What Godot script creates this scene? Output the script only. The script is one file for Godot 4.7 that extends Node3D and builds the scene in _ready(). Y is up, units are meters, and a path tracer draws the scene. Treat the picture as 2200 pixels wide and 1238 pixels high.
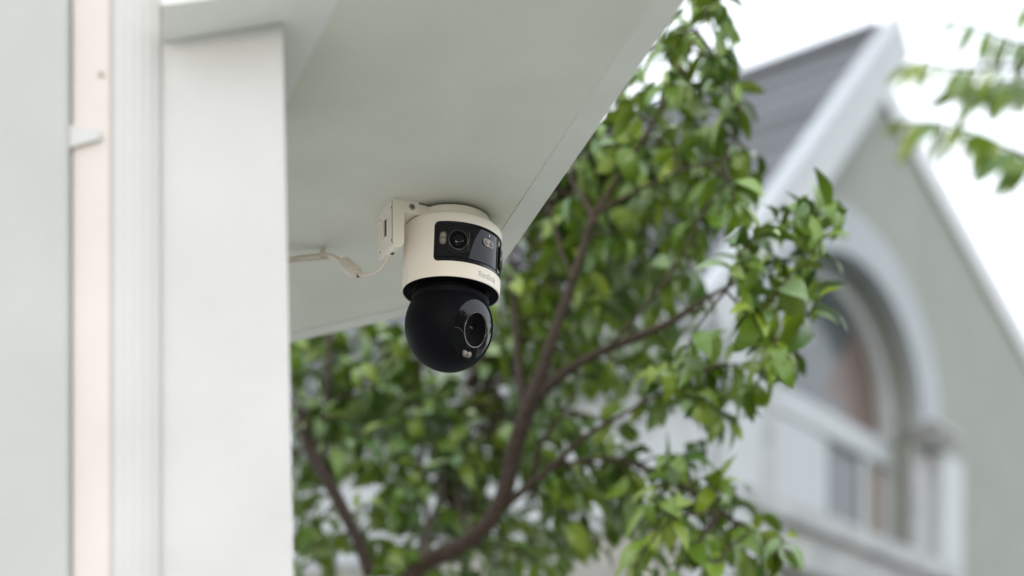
extends Node3D

# ---------------------------------------------------------------- where things are
const F := 2950.0            # focal length in pixels of the 2200 px wide photograph
const HORIZON := 1745.0      # row of the horizon (the lens is shifted upwards)
const EYE := 1.65
const EAVE := 0.752          # underside of the eave above the eye
var rng := RandomNumberGenerator.new()
var M := {}


func at(x: float, y: float, d: float) -> Vector3:
	return Vector3((x - 1100.0) / F * d, EYE + (HORIZON - y) / F * d, -d)


func on_eave(x: float, y: float) -> Vector3:
	return at(x, y, EAVE * F / (HORIZON - y))


# ---------------------------------------------------------------- naming
func tag(o: Node, label: String, category := "", group := "", kind := "") -> void:
	if label: o.set_meta("label", label)
	if category: o.set_meta("category", category)
	if group: o.set_meta("group", group)
	if kind: o.set_meta("kind", kind)


func thing(called: String, label: String, category: String, t := Transform3D(), group := "") -> Node3D:
	var o := Node3D.new()
	o.name = numbered(called, self)
	o.transform = t
	add_child(o, true)
	tag(o, label, category, group)
	return o


func numbered(called: String, parent: Node) -> String:
	if not parent.has_node(called): return called
	var k := 1
	while parent.has_node("%s_%03d" % [called, k]): k += 1
	return "%s_%03d" % [called, k]


var counts := {}
func put(called: String, mesh: Mesh, m: Material, parent: Node, t := Transform3D()) -> MeshInstance3D:
	var o := MeshInstance3D.new()
	var key := str(parent.get_instance_id()) + called
	var n: int = counts.get(key, 0)
	counts[key] = n + 1
	o.name = called if n == 0 else "%s_%03d" % [called, n]
	o.mesh = mesh
	o.material_override = m
	o.transform = t
	parent.add_child(o, true)
	return o


# ---------------------------------------------------------------- mesh helpers: faces are given counter-clockwise seen from outside
func begin() -> SurfaceTool:
	var st := SurfaceTool.new()
	st.begin(Mesh.PRIMITIVE_TRIANGLES)
	st.set_smooth_group(-1)
	return st


func tri(st: SurfaceTool, a: Vector3, b: Vector3, c: Vector3) -> void:
	st.add_vertex(a); st.add_vertex(c); st.add_vertex(b)


func quad(st: SurfaceTool, a: Vector3, b: Vector3, c: Vector3, d: Vector3) -> void:
	tri(st, a, b, c); tri(st, a, c, d)


func done(st: SurfaceTool) -> ArrayMesh:
	st.generate_normals()
	st.index()
	return st.commit()


func add_box(st: SurfaceTool, t: Transform3D, size: Vector3, bevel := 0.0) -> void:
	# a box centred on t with chamfered edges
	var h := size * 0.5
	var b := minf(bevel, minf(h.x, minf(h.y, h.z)) * 0.9)
	st.set_smooth_group(-1)
	var g := func(sx: float, sy: float, sz: float, ax: int) -> Vector3:
		var p := Vector3(sx * (h.x - b), sy * (h.y - b), sz * (h.z - b))
		p[ax] += signf([sx, sy, sz][ax]) * b
		return t * p
	var face := func(a: Vector3, bb: Vector3, c: Vector3, d: Vector3) -> void:
		var n := (bb - a).cross(c - a)
		if n.dot((a + c) * 0.5 - t.origin) >= 0.0: quad(st, a, bb, c, d)
		else: quad(st, d, c, bb, a)
	for ax in 3:
		var u := (ax + 1) % 3
		var v := (ax + 2) % 3
		for s in [-1.0, 1.0]:
			var k := []
			for q in [[-1.0, -1.0], [1.0, -1.0], [1.0, 1.0], [-1.0, 1.0]]:
				var e := [0.0, 0.0, 0.0]
				e[ax] = s; e[u] = q[0]; e[v] = q[1]
				k.append(g.call(e[0], e[1], e[2], ax))
			face.call(k[0], k[1], k[2], k[3])
			if b > 0.0:
				for s2 in [-1.0, 1.0]:   # the edge between faces ax/s and u/s2
					var e := [0.0, 0.0, 0.0]
					e[ax] = s; e[u] = s2; e[v] = -1.0
					var f := [e[0], e[1], 1.0]
					f = e.duplicate(); f[v] = 1.0
					face.call(g.call(e[0], e[1], e[2], ax), g.call(f[0], f[1], f[2], ax), g.call(f[0], f[1], f[2], u), g.call(e[0], e[1], e[2], u))
	if b > 0.0:
		for sx in [-1.0, 1.0]:
			for sy in [-1.0, 1.0]:
				for sz in [-1.0, 1.0]:
					var p: Vector3 = g.call(sx, sy, sz, 0)
					var q: Vector3 = g.call(sx, sy, sz, 1)
					var r: Vector3 = g.call(sx, sy, sz, 2)
					if (q - p).cross(r - p).dot(p - t.origin) >= 0.0: tri(st, p, q, r)
					else: tri(st, p, r, q)


func box(size: Vector3, bevel := 0.0, t := Transform3D()) -> ArrayMesh:
	var st := begin()
	add_box(st, t, size, bevel)
	return done(st)


func slab(bottom: Array, top: Array) -> ArrayMesh:
	# a prism between two convex rings with as many corners, both counter-clockwise seen from above
	var st := begin()
	var n := bottom.size()
	for k in range(1, n - 1):
		tri(st, top[0], top[k], top[k + 1])
		tri(st, bottom[0], bottom[k + 1], bottom[k])
	for k in n:
		quad(st, bottom[k], bottom[(k + 1) % n], top[(k + 1) % n], top[k])
	return done(st)


func add_lathe(st: SurfaceTool, t: Transform3D, prof: Array, seg := 48) -> void:
	# profile of (radius, height along +Z), listed so that the outside lies to the right when walking along it with +Z up ... corners over 30 degrees stay sharp
	var group := 1
	for k in prof.size() - 1:
		var p: Vector2 = prof[k]
		var q: Vector2 = prof[k + 1]
		if k > 0:
			var d0: Vector2 = (p - (prof[k - 1] as Vector2)).normalized()
			if d0.dot((q - p).normalized()) < 0.86: group += 1
		st.set_smooth_group(group)
		for i in seg:
			var a := TAU * i / seg
			var b := TAU * (i + 1) / seg
			var pa := t * Vector3(p.x * cos(a), p.x * sin(a), p.y)
			var pb := t * Vector3(p.x * cos(b), p.x * sin(b), p.y)
			var qa := t * Vector3(q.x * cos(a), q.x * sin(a), q.y)
			var qb := t * Vector3(q.x * cos(b), q.x * sin(b), q.y)
			if p.x > 1e-7: tri(st, pa, pb, qa if q.x < 1e-7 else qb)
			if q.x > 1e-7: tri(st, pa, qb, qa)


func lathe(prof: Array, seg := 48, t := Transform3D()) -> ArrayMesh:
	var st := begin()
	add_lathe(st, t, prof, seg)
	return done(st)


func curve_of(points: Array, step: float) -> Array:
	# Catmull-Rom through [Vector3, radius] pairs, resampled
	var out := []
	for i in points.size() - 1:
		var p0: Vector3 = points[maxi(i - 1, 0)][0]
		var p1: Vector3 = points[i][0]
		var p2: Vector3 = points[i + 1][0]
		var p3: Vector3 = points[mini(i + 2, points.size() - 1)][0]
		var n := maxi(1, int(ceil(p1.distance_to(p2) / step)))
		for k in n:
			var t := float(k) / n
			out.append([p1.cubic_interpolate(p2, p0, p3, t), lerpf(points[i][1], points[i + 1][1], t)])
	out.append(points[points.size() - 1])
	return out


func add_tube(st: SurfaceTool, path: Array, sides := 10, knobby := 0.0) -> void:
	var n := path.size()
	var dir: Vector3 = (path[1][0] - path[0][0]).normalized()
	var u := dir.cross(Vector3.RIGHT if absf(dir.x) < 0.8 else Vector3.UP).normalized()
	var rings := []
	for i in n:
		var a: Vector3 = path[maxi(i - 1, 0)][0]
		var b: Vector3 = path[mini(i + 1, n - 1)][0]
		dir = (b - a).normalized()
		u = (u - dir * u.dot(dir)).normalized()
		var v := dir.cross(u)
		var ring := PackedVector3Array()
		for k in sides:
			var ang := TAU * k / sides
			var r: float = path[i][1] * (1.0 + knobby * rng.randf_range(-1.0, 1.0))
			ring.append(path[i][0] + (u * cos(ang) + v * sin(ang)) * r)
		rings.append(ring)
	st.set_smooth_group(1)
	for i in n - 1:
		for k in sides:
			var k2 := (k + 1) % sides
			quad(st, rings[i][k], rings[i][k2], rings[i + 1][k2], rings[i + 1][k])
	st.set_smooth_group(2)
	for k in range(1, sides - 1):
		tri(st, rings[0][0], rings[0][k + 1], rings[0][k])
		tri(st, rings[n - 1][0], rings[n - 1][k], rings[n - 1][k + 1])


func tube(points: Array, step: float, sides := 10, knobby := 0.0) -> ArrayMesh:
	var st := begin()
	add_tube(st, curve_of(points, step), sides, knobby)
	return done(st)


func rounded(w: float, h: float, r: float, per := 6) -> PackedVector2Array:
	# outline of a rounded rectangle round the origin, counter-clockwise
	var out := PackedVector2Array()
	for c in 4:
		var cx := (w / 2 - r) * (1.0 if c == 0 or c == 3 else -1.0)
		var cy := (h / 2 - r) * (1.0 if c < 2 else -1.0)
		for k in per + 1:
			var a := PI / 2 * (c + float(k) / per)
			out.append(Vector2(cx + r * cos(a), cy + r * sin(a)))
	return out


func plate(outline: PackedVector2Array, depth: float, bevel := 0.0) -> ArrayMesh:
	# an outline raised from z = 0 to z = depth, its front edge chamfered
	var st := begin()
	var n := outline.size()
	var mid := Vector2.ZERO
	for p in outline: mid += p / n
	var inner := []
	for p in outline: inner.append(p + (mid - p).normalized() * bevel)
	for k in n:
		var j := (k + 1) % n
		var a := outline[k]
		var b := outline[j]
		var ia: Vector2 = inner[k]
		var ib: Vector2 = inner[j]
		quad(st, Vector3(a.x, a.y, 0), Vector3(b.x, b.y, 0), Vector3(b.x, b.y, depth - bevel), Vector3(a.x, a.y, depth - bevel))
		if bevel > 0: quad(st, Vector3(a.x, a.y, depth - bevel), Vector3(b.x, b.y, depth - bevel), Vector3(ib.x, ib.y, depth), Vector3(ia.x, ia.y, depth))
		tri(st, Vector3(mid.x, mid.y, depth), Vector3(ia.x, ia.y, depth), Vector3(ib.x, ib.y, depth))
		tri(st, Vector3(mid.x, mid.y, 0), Vector3(b.x, b.y, 0), Vector3(a.x, a.y, 0))
	return done(st)


# ---------------------------------------------------------------- materials
func noise_map(size: int, freq: float, octaves: int, low: Color, high: Color, sd := 1) -> NoiseTexture2D:
	var n := FastNoiseLite.new()
	n.seed = sd
	n.frequency = freq
	n.fractal_octaves = octaves
	var t := NoiseTexture2D.new()
	t.width = size; t.height = size; t.seamless = true; t.noise = n
	var g := Gradient.new()
	g.set_color(0, low); g.set_color(1, high)
	t.color_ramp = g
	return t


func bumps(size: int, freq: float, octaves: int, strength: float, sd := 1) -> NoiseTexture2D:
	var t := noise_map(size, freq, octaves, Color.BLACK, Color.WHITE, sd)
	t.color_ramp = null
	t.as_normal_map = true
	t.bump_strength = strength
	return t


func lin(r: float, g: float, b: float) -> Color:
	return Color(r, g, b).linear_to_srgb()


func mat(called: String, c: Color, rough := 0.6, metal := 0.0) -> StandardMaterial3D:
	var m := StandardMaterial3D.new()
	m.resource_name = called
	m.albedo_color = c
	m.roughness = rough
	m.metallic = metal
	M[called] = m
	return m


func grain(m: StandardMaterial3D, albedo: Texture2D, normal: Texture2D, scale: float, strength := 0.4) -> void:
	m.uv1_triplanar = true
	m.uv1_scale = Vector3.ONE * scale
	if albedo: m.albedo_texture = albedo
	if normal:
		m.normal_enabled = true
		m.normal_texture = normal
		m.normal_scale = strength


func materials() -> void:
	var soft := noise_map(512, 0.006, 5, Color(0.955, 0.955, 0.955), Color.WHITE, 3)
	var blotch := noise_map(512, 0.01, 6, Color(0.78, 0.79, 0.8), Color.WHITE, 8)
	var fine := bumps(512, 0.06, 4, 2.0, 4)
	var rough := bumps(512, 0.03, 6, 6.0, 5)
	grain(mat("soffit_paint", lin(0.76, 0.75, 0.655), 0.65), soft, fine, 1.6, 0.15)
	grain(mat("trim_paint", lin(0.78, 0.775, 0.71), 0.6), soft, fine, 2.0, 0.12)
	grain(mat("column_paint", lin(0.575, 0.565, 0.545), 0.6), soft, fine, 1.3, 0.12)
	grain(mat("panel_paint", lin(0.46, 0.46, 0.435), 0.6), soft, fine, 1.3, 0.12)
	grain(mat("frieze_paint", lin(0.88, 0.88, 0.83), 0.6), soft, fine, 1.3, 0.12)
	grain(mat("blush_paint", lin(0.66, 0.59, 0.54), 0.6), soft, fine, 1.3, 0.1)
	grain(mat("gap_paint", lin(0.42, 0.35, 0.29), 0.8), soft, null, 2.0)
	mat("cream_plastic", lin(0.88, 0.80, 0.705), 0.45)
	mat("cable_plastic", lin(0.78, 0.69, 0.60), 0.45)
	mat("port_dark", lin(0.05, 0.045, 0.045), 0.6)
	mat("black_satin", lin(0.006, 0.006, 0.008), 0.5).metallic_specular = 0.16
	mat("black_rib", lin(0.008, 0.008, 0.009), 0.55).metallic_specular = 0.25
	var g := mat("black_gloss", lin(0.006, 0.006, 0.008), 0.05)
	g.metallic_specular = 0.4
	mat("black_frame", lin(0.008, 0.008, 0.011), 0.3).metallic_specular = 0.35
	mat("lens_glass", lin(0.006, 0.006, 0.010), 0.05).metallic_specular = 0.35
	mat("lens_barrel", lin(0.005, 0.0045, 0.0045), 0.55).metallic_specular = 0.18
	mat("chrome", lin(0.15, 0.138, 0.13), 0.25, 1.0)
	mat("steel", lin(0.40, 0.37, 0.34), 0.35, 1.0)
	mat("led_pocket", lin(0.22, 0.19, 0.17), 0.25, 0.5)
	mat("led_dome", lin(0.27, 0.235, 0.21), 0.06)
	mat("letter_grey", lin(0.38, 0.38, 0.37), 0.5)
	var b := mat("blue_led", lin(0.3, 0.5, 0.8), 0.3)
	b.emission_enabled = true; b.emission = Color(0.35, 0.65, 1.0); b.emission_energy_multiplier = 1.5
	# far house
	grain(mat("stucco", lin(0.26, 0.27, 0.24), 0.9), soft, rough, 0.4, 0.25)
	grain(mat("side_wall", lin(0.36, 0.345, 0.31), 0.9), blotch, rough, 0.5, 0.5)
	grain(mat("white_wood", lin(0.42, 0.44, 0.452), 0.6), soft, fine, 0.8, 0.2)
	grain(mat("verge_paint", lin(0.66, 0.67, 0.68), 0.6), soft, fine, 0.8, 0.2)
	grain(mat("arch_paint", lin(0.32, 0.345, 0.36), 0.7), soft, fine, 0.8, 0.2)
	grain(mat("sill_stone", lin(0.45, 0.45, 0.44), 0.7), blotch, fine, 0.9, 0.3)
	var streak := noise_map(512, 0.035, 4, Color(0.62, 0.62, 0.63), Color(1, 1, 1), 21)
	for k in 3:
		grain(mat("shingle_%d" % k, [lin(0.15, 0.156, 0.162), lin(0.225, 0.232, 0.24), lin(0.09, 0.094, 0.098)][k], 0.9), streak, rough, 1.1, 0.8)
	mat("grey_pane", lin(0.07, 0.082, 0.086), 0.15).metallic_specular = 0.35
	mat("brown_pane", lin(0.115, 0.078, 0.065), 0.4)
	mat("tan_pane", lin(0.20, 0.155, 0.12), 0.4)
	mat("white_panel", lin(0.37, 0.39, 0.41), 0.5)
	# trees
	grain(mat("bark", lin(0.088, 0.060, 0.041), 0.9), noise_map(256, 0.03, 5, Color(0.55, 0.5, 0.47), Color(1, 1, 0.98), 9), rough, 9.0, 1.0)
	grain(mat("pale_bark", lin(0.24, 0.20, 0.165), 0.9), noise_map(256, 0.03, 5, Color(0.6, 0.58, 0.55), Color.WHITE, 10), rough, 9.0, 0.8)
	var tones := [[0.098, 0.175, 0.012], [0.132, 0.212, 0.014], [0.175, 0.25, 0.020], [0.060, 0.125, 0.016], [0.19, 0.26, 0.025], [0.17, 0.25, 0.10]]
	for k in tones.size():
		var l := mat("leaf_%d" % k, lin(tones[k][0], tones[k][1], tones[k][2]), 0.34)
		l.metallic_specular = 0.5
		l.backlight = Color(0.26, 0.5, 0.03)
		l.cull_mode = BaseMaterial3D.CULL_DISABLED
	M["leaf_4"].backlight = Color(0.32, 0.44, 0.04)
	# ground
	grain(mat("grass", lin(0.05, 0.075, 0.02), 0.95), blotch, rough, 1.5, 0.6)
	grain(mat("paving", lin(0.46, 0.455, 0.435), 0.9), noise_map(512, 0.01, 6, Color(0.8, 0.8, 0.78), Color.WHITE, 14), rough, 0.5, 0.5)


# ---------------------------------------------------------------- main
func _ready() -> void:
	rng.seed = 20240611
	# camera
	var cam := Camera3D.new()
	cam.name = "camera"
	cam.position = Vector3(0, EYE, 0)
	cam.projection = Camera3D.PROJECTION_FRUSTUM
	cam.near = 0.05
	cam.far = 400.0
	cam.size = 2.0 * cam.near * 618.9 / F
	cam.frustum_offset = Vector2(0, cam.near * (HORIZON - 619.0) / F)
	cam.current = true
	add_child(cam)
	var lens := CameraAttributesPhysical.new()
	lens.frustum_focal_length = 50.0
	lens.exposure_aperture = 1.65
	lens.frustum_focus_distance = 1.69
	# sky
	var sky := ProceduralSkyMaterial.new()
	sky.sky_top_color = Color(0.93, 0.96, 1.0)
	sky.sky_horizon_color = Color(0.97, 0.985, 1.0)
	sky.sky_curve = 0.2
	sky.ground_bottom_color = Color(0.5, 0.5, 0.47)
	sky.ground_horizon_color = Color(0.8, 0.8, 0.79)
	sky.sky_energy_multiplier = 1.0
	var env := Environment.new()
	env.background_mode = Environment.BG_SKY
	env.sky = Sky.new()
	env.sky.sky_material = sky
	env.background_energy_multiplier = 1.15
	env.tonemap_mode = Environment.TONE_MAPPER_LINEAR
	env.tonemap_exposure = 2.0
	env.sdfgi_enabled = true
	env.ssao_enabled = true
	env.ssil_enabled = true
	var we := WorldEnvironment.new()
	we.name = "daylight"
	we.environment = env
	we.camera_attributes = lens
	add_child(we)
	# sun behind thin cloud
	var sun := DirectionalLight3D.new()
	sun.name = "sun"
	sun.light_energy = 0.2
	sun.light_color = Color(1.0, 0.96, 0.9)
	sun.light_angular_distance = 20.0
	sun.shadow_enabled = true
	sun.basis = Basis.looking_at(Vector3(0.06, -0.075, -0.99))
	add_child(sun)

	materials()
	ground()
	near_house()
	far_house()
	main_tree()
	right_tree()
	security_camera()
	cable()


func ground() -> void:
	var st := begin()
	quad(st, Vector3(-150, 0, 150), Vector3(150, 0, 150), Vector3(150, 0, -150), Vector3(-150, 0, -150))
	var o := put("ground", done(st), M.paving, self)
	tag(o, "pale paved ground round the houses", "", "", "structure")
	st = begin()
	quad(st, Vector3(1.7, 0.02, 60), Vector3(60, 0.02, 60), Vector3(60, 0.02, -5.5), Vector3(1.7, 0.02, -5.5))
	var lawn := put("lawn", done(st), M.grass, self)
	tag(lawn, "dark lawn beside the paving", "", "", "structure")
	# the line of trees beside the viewer that the glossy faces mirror
	var mm := MultiMesh.new()
	mm.transform_format = MultiMesh.TRANSFORM_3D
	mm.mesh = leaf_mesh(0.6, 0.8, 0.3, 0.1)
	var places := []
	for k in 7:
		var c := Vector3(rng.randf_range(10.5, 12.5), 0, -9.0 + 2.9 * k)
		var h := rng.randf_range(3.0, 4.4) if k < 5 else rng.randf_range(2.5, 4.0)
		var r := rng.randf_range(1.7, 2.4)
		for j in 1100:
			var v := Vector3(rng.randfn(), rng.randfn(), rng.randfn()).normalized() * pow(rng.randf(), 0.4)
			places.append([c + Vector3(v.x * r, h * 0.52 + v.y * h * 0.5, v.z * r), rng.randf_range(0.25, 0.5)])
	mm.instance_count = places.size()
	for k in places.size():
		var b := Basis.from_euler(Vector3(rng.randf_range(-0.6, 1.2), rng.randf() * TAU, rng.randf_range(-0.5, 0.5)))
		mm.set_instance_transform(k, Transform3D(b.scaled(Vector3.ONE * places[k][1]), places[k][0]))
	var line := MultiMeshInstance3D.new()
	line.name = "treeline"
	line.multimesh = mm
	line.material_override = M.leaf_3
	add_child(line)
	tag(line, "dark row of trees beside the lawn, off to the right", "trees", "", "stuff")


# ---------------------------------------------------------------- the porch corner that the camera hangs from
func near_house() -> void:
	var o := thing("house", "white painted house corner with square column under a pale grey green eave", "house", Transform3D(Basis(), Vector3(-0.4, 0, -1.3)))
	var inv := o.transform.affine_inverse()
	var W := func(p: Vector3) -> Vector3: return inv * p
	var top := EYE + EAVE
	var c := on_eave(1026, 645)
	var e1 := (on_eave(1475, 0) - c).normalized()       # outer edge that comes towards the viewer
	var e2 := (on_eave(628, 735) - c).normalized()      # outer edge that runs off to the left
	var inward1 := Vector3(e1.z, 0, -e1.x)
	if inward1.dot(e2) < 0: inward1 = -inward1
	var inward2 := Vector3(e2.z, 0, -e2.x)
	if inward2.dot(e1) < 0: inward2 = -inward2
	# corner of the strip's inner edge, a width w in from both outer edges
	var inner_corner := func(w: float) -> Vector3:
		var k := w / absf(e1.dot(inward2))
		var j := w / absf(e2.dot(inward1))
		return c + e1 * k + e2 * j
	var near_end := c + e1 * 0.815
	var left_end := c + e2 * 2.2
	var w1 := 0.030
	var ic: Vector3 = inner_corner.call(w1)
	var up := Vector3(0, 0.018, 0)
	# soffit board, 4 mm above the edge strips
	var lift := Vector3(0, 0.0018, 0)
	var ring := [ic + lift, c + e1 * 0.815 + inward1 * w1 + lift, Vector3(-0.318, c.y, -1.237) + lift, Vector3(-0.330, c.y, -1.305) + lift, Vector3(-1.7, c.y, -1.48) + lift, c + e2 * 2.2 + inward2 * 0.9 + Vector3(-0.4, 0, 0.2) + lift, c + e2 * 2.2 + inward2 * w1 + lift]
	if ccw(ring) < 0:
		ring.reverse()
		ring.push_front(ring.pop_back())
	put("soffit_board", slab(ring.map(func(p): return W.call(p)), ring.map(func(p): return W.call(p + up))), M.soffit_paint, o)
	# edge strips with a small bead groove beside them
	for k in 2:
		var e := e1 if k == 0 else e2
		var inn := inward1 if k == 0 else inward2
		var far := near_end if k == 0 else left_end
		var r := [c, far, far + inn * (w1 - 0.0002), inner_corner.call(w1 - 0.0002)]
		if ccw(r) < 0: r.reverse()
		put("edge_strip", slab(r.map(func(p): return W.call(p)), r.map(func(p): return W.call(p + Vector3(0, 0.02, 0)))), M.trim_paint, o)
		# fascia above the strip
		var f := [c, far, far + inn * 0.02, inner_corner.call(0.02)]
		if ccw(f) < 0: f.reverse()
		put("fascia", slab(f.map(func(p): return W.call(p + Vector3(0, 0.0203, 0))), f.map(func(p): return W.call(p + Vector3(0, 0.19, 0)))), M.trim_paint, o)
	var na := near_end + Vector3(-0.001, 0, -0.001)
	var nb := Vector3(-0.318, c.y, -1.238)
	var back_off := Vector3(0, 0, -0.018)
	var eb := [na + inward1 * 0.021, nb, nb + back_off, na + inward1 * 0.021 + back_off]
	if ccw(eb) < 0: eb.reverse()
	put("end_board", slab(eb.map(func(p): return W.call(p + Vector3(0, 0.061, 0))), eb.map(func(p): return W.call(p + Vector3(0, 0.19, 0)))), M.trim_paint, o)
	# roof deck that closes the eave from above
	var deck := [c, near_end, Vector3(-0.318, c.y, -1.237), Vector3(-0.330, c.y, -1.305), Vector3(-1.7, c.y, -1.48), c + e2 * 2.2 + inward2 * 0.9 + Vector3(-0.4, 0, 0.2), left_end]
	if ccw(deck) < 0:
		deck.reverse()
		deck.push_front(deck.pop_back())
	put("roof_deck", slab(deck.map(func(p): return W.call(p + Vector3(0, 0.193, 0))), deck.map(func(p): return W.call(p + Vector3(0, 0.24, 0)))), M.shingle_0, o)
	# frieze board that slopes down from the soffit to the column
	var b0 := on_eave(728, 0)
	var b1 := on_eave(620, 215)
	var bd := (b1 - b0).normalized()
	var fr := [b0 - bd * 0.03, b1 + bd * 0.5, Vector3(-0.75, b0.y - 0.04, -1.75), Vector3(-0.331, b0.y - 0.024, -1.302), Vector3(-0.318, b0.y - 0.022, -1.243)]
	if ccw(fr) < 0:
		fr.reverse()
		fr.push_front(fr.pop_back())
	put("frieze_board", slab(fr.map(func(p): return W.call(p + Vector3(0, 0.001, 0))), fr.map(func(p): return W.call(p + Vector3(0, 0.06, 0)))), M.frieze_paint, o)
	# the column: its face looks at the viewer, its right edge leans out a little towards the ground
	var zf := -1.30
	var xl := (343.0 - 1100.0) / F * 1.30
	var xt := (607.0 - 1100.0) / F * 1.30 - 0.0
	var xb := xt + 0.047
	var ytop := EYE + EAVE + 0.0
	var bot := [Vector3(xl, 0, zf), Vector3(xb, 0, zf), Vector3(xb - 0.05, 0, zf - 0.20), Vector3(xl, 0, zf - 0.20)]
	var cap := [Vector3(xl, ytop, zf), Vector3(xt, ytop, zf), Vector3(xt - 0.05, ytop, zf - 0.20), Vector3(xl, ytop, zf - 0.20)]
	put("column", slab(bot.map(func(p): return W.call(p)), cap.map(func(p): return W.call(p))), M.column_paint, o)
	# reeded corner post beside it
	ytop = EYE + EAVE + 0.6
	var px := func(x: float, d: float) -> float: return (x - 1100.0) / F * d
	var post := begin()
	var x0: float = px.call(236, 1.285)
	var x1: float = px.call(345, 1.296)
	var prof := PackedVector2Array()
	prof.append(Vector2(x0, -1.34))
	prof.append(Vector2(x0, -1.288))
	var n := 40
	for k in n + 1:
		var t := float(k) / n
		prof.append(Vector2(lerpf(x0 + 0.004, x1 - 0.001, t), -1.286 - 0.0006 * absf(sin(t * PI * 5.0)) - 0.009 * pow(t, 3.0)))
	prof.append(Vector2(px.call(345, 1.31), -1.33))
	for k in prof.size() - 1:
		var a := prof[k]
		var b := prof[k + 1]
		quad(post, W.call(Vector3(a.x, 0, a.y)), W.call(Vector3(b.x, 0, b.y)), W.call(Vector3(b.x, ytop, b.y)), W.call(Vector3(a.x, ytop, a.y)))
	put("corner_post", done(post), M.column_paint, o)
	# blush coloured strip, the gap and the wall panel to the left
	var g0: float = px.call(153, 1.284)
	var strip := put("side_board", slab_xz(W, g0, x0 + 0.001, -1.284, -1.36, 0, ytop), M.blush_paint, o)
	strip.set_meta("label", "narrow blush tinted board with a small clip on it")
	put("gap_filler", slab_xz(W, px.call(140, 1.28), g0 + 0.001, -1.290, -1.36, 0, ytop), M.gap_paint, o)
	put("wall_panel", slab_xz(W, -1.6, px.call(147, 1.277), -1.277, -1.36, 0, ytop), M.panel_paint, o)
	var st := begin()
	var q0 := at(152, 268, 1.28)
	var q1 := at(215, 296, 1.28)
	var clip := [Vector3(q0.x - 0.003, at(0, 318, 1.28).y, -1.2838), Vector3(q1.x, at(0, 298, 1.28).y, -1.2838), Vector3(q1.x, at(0, 282, 1.28).y, -1.2838), Vector3(q0.x - 0.003, q0.y, -1.2838)]
	var lip := Vector3(0, 0, 0.004)
	for k in 4:
		quad(st, W.call(clip[k]), W.call(clip[(k + 1) % 4]), W.call(clip[(k + 1) % 4] + lip), W.call(clip[k] + lip))
	quad(st, W.call(clip[0] + lip), W.call(clip[1] + lip), W.call(clip[2] + lip), W.call(clip[3] + lip))
	put("clip", done(st), M.column_paint, o)
	put("screw_head", lathe([Vector2(0.0028, 0), Vector2(0.0028, 0.001), Vector2(0.0, 0.0016)], 16), M.gap_paint, o, Transform3D(Basis(), W.call(at(217, 160, 1.2838))))


func ccw(ring: Array) -> float:
	# > 0 when the ring is counter-clockwise seen from above
	var s := 0.0
	for k in ring.size():
		var a: Vector3 = ring[k]
		var b: Vector3 = ring[(k + 1) % ring.size()]
		s += a.z * b.x - a.x * b.z
	return s


func slab_xz(W: Callable, x0: float, x1: float, z0: float, z1: float, y0: float, y1: float) -> ArrayMesh:
	var st := begin()
	add_box(st, Transform3D(Basis(), W.call(Vector3((x0 + x1) / 2, (y0 + y1) / 2, (z0 + z1) / 2))), Vector3(x1 - x0, y1 - y0, absf(z1 - z0)), 0.002)
	return done(st)


# ---------------------------------------------------------------- the gabled house far behind
var HB: Basis
var HO: Vector3
const FLAT := 0.73      # the arch is flatter than a half circle


func gable_point(x: float, y: float, k: float) -> Vector3:
	# where the sight line through a pixel meets the gable's plane, k metres in front of the wall
	var dir := Vector3((x - 1100.0) / F, (HORIZON - y) / F, -1.0)
	var n := HB.z
	var eye := Vector3(0, EYE, 0)
	var t := (HO + n * k - eye).dot(n) / dir.dot(n)
	return HB.inverse() * (eye + dir * t - HO)


func hbox(called: String, o: Node, m: Material, x0: float, x1: float, y0: float, y1: float, z0: float, z1: float, bevel := 0.01) -> MeshInstance3D:
	return put(called, box(Vector3(x1 - x0, y1 - y0, z1 - z0), bevel, Transform3D(Basis(), Vector3((x0 + x1) / 2, (y0 + y1) / 2, (z0 + z1) / 2))), m, o)


func arch_ring(c: Vector2, r0: float, r1: float, z0: float, z1: float, seg := 40) -> ArrayMesh:
	# half ring above the springing line
	var st := begin()
	for i in seg:
		var a := PI * i / seg
		var b := PI * (i + 1) / seg
		var P := func(r: float, t: float, z: float) -> Vector3: return Vector3(c.x + r * cos(t), c.y + r * sin(t) * FLAT, z)
		st.set_smooth_group(1)
		quad(st, P.call(r0, a, z1), P.call(r1, a, z1), P.call(r1, b, z1), P.call(r0, b, z1))
		st.set_smooth_group(2)
		quad(st, P.call(r1, a, z1), P.call(r1, a, z0), P.call(r1, b, z0), P.call(r1, b, z1))
		st.set_smooth_group(3)
		quad(st, P.call(r0, a, z0), P.call(r0, a, z1), P.call(r0, b, z1), P.call(r0, b, z0))
	return done(st)


func wall_strip(st: SurfaceTool, poly: PackedVector2Array, z: float) -> void:
	var ids := Geometry2D.triangulate_polygon(poly)
	for k in range(0, ids.size(), 3):
		var a := poly[ids[k]]
		var b := poly[ids[k + 1]]
		var c := poly[ids[k + 2]]
		if (b - a).cross(c - a) < 0:
			var t := b
			b = c; c = t
		tri(st, Vector3(a.x, a.y, z), Vector3(b.x, b.y, z), Vector3(c.x, c.y, z))


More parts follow.
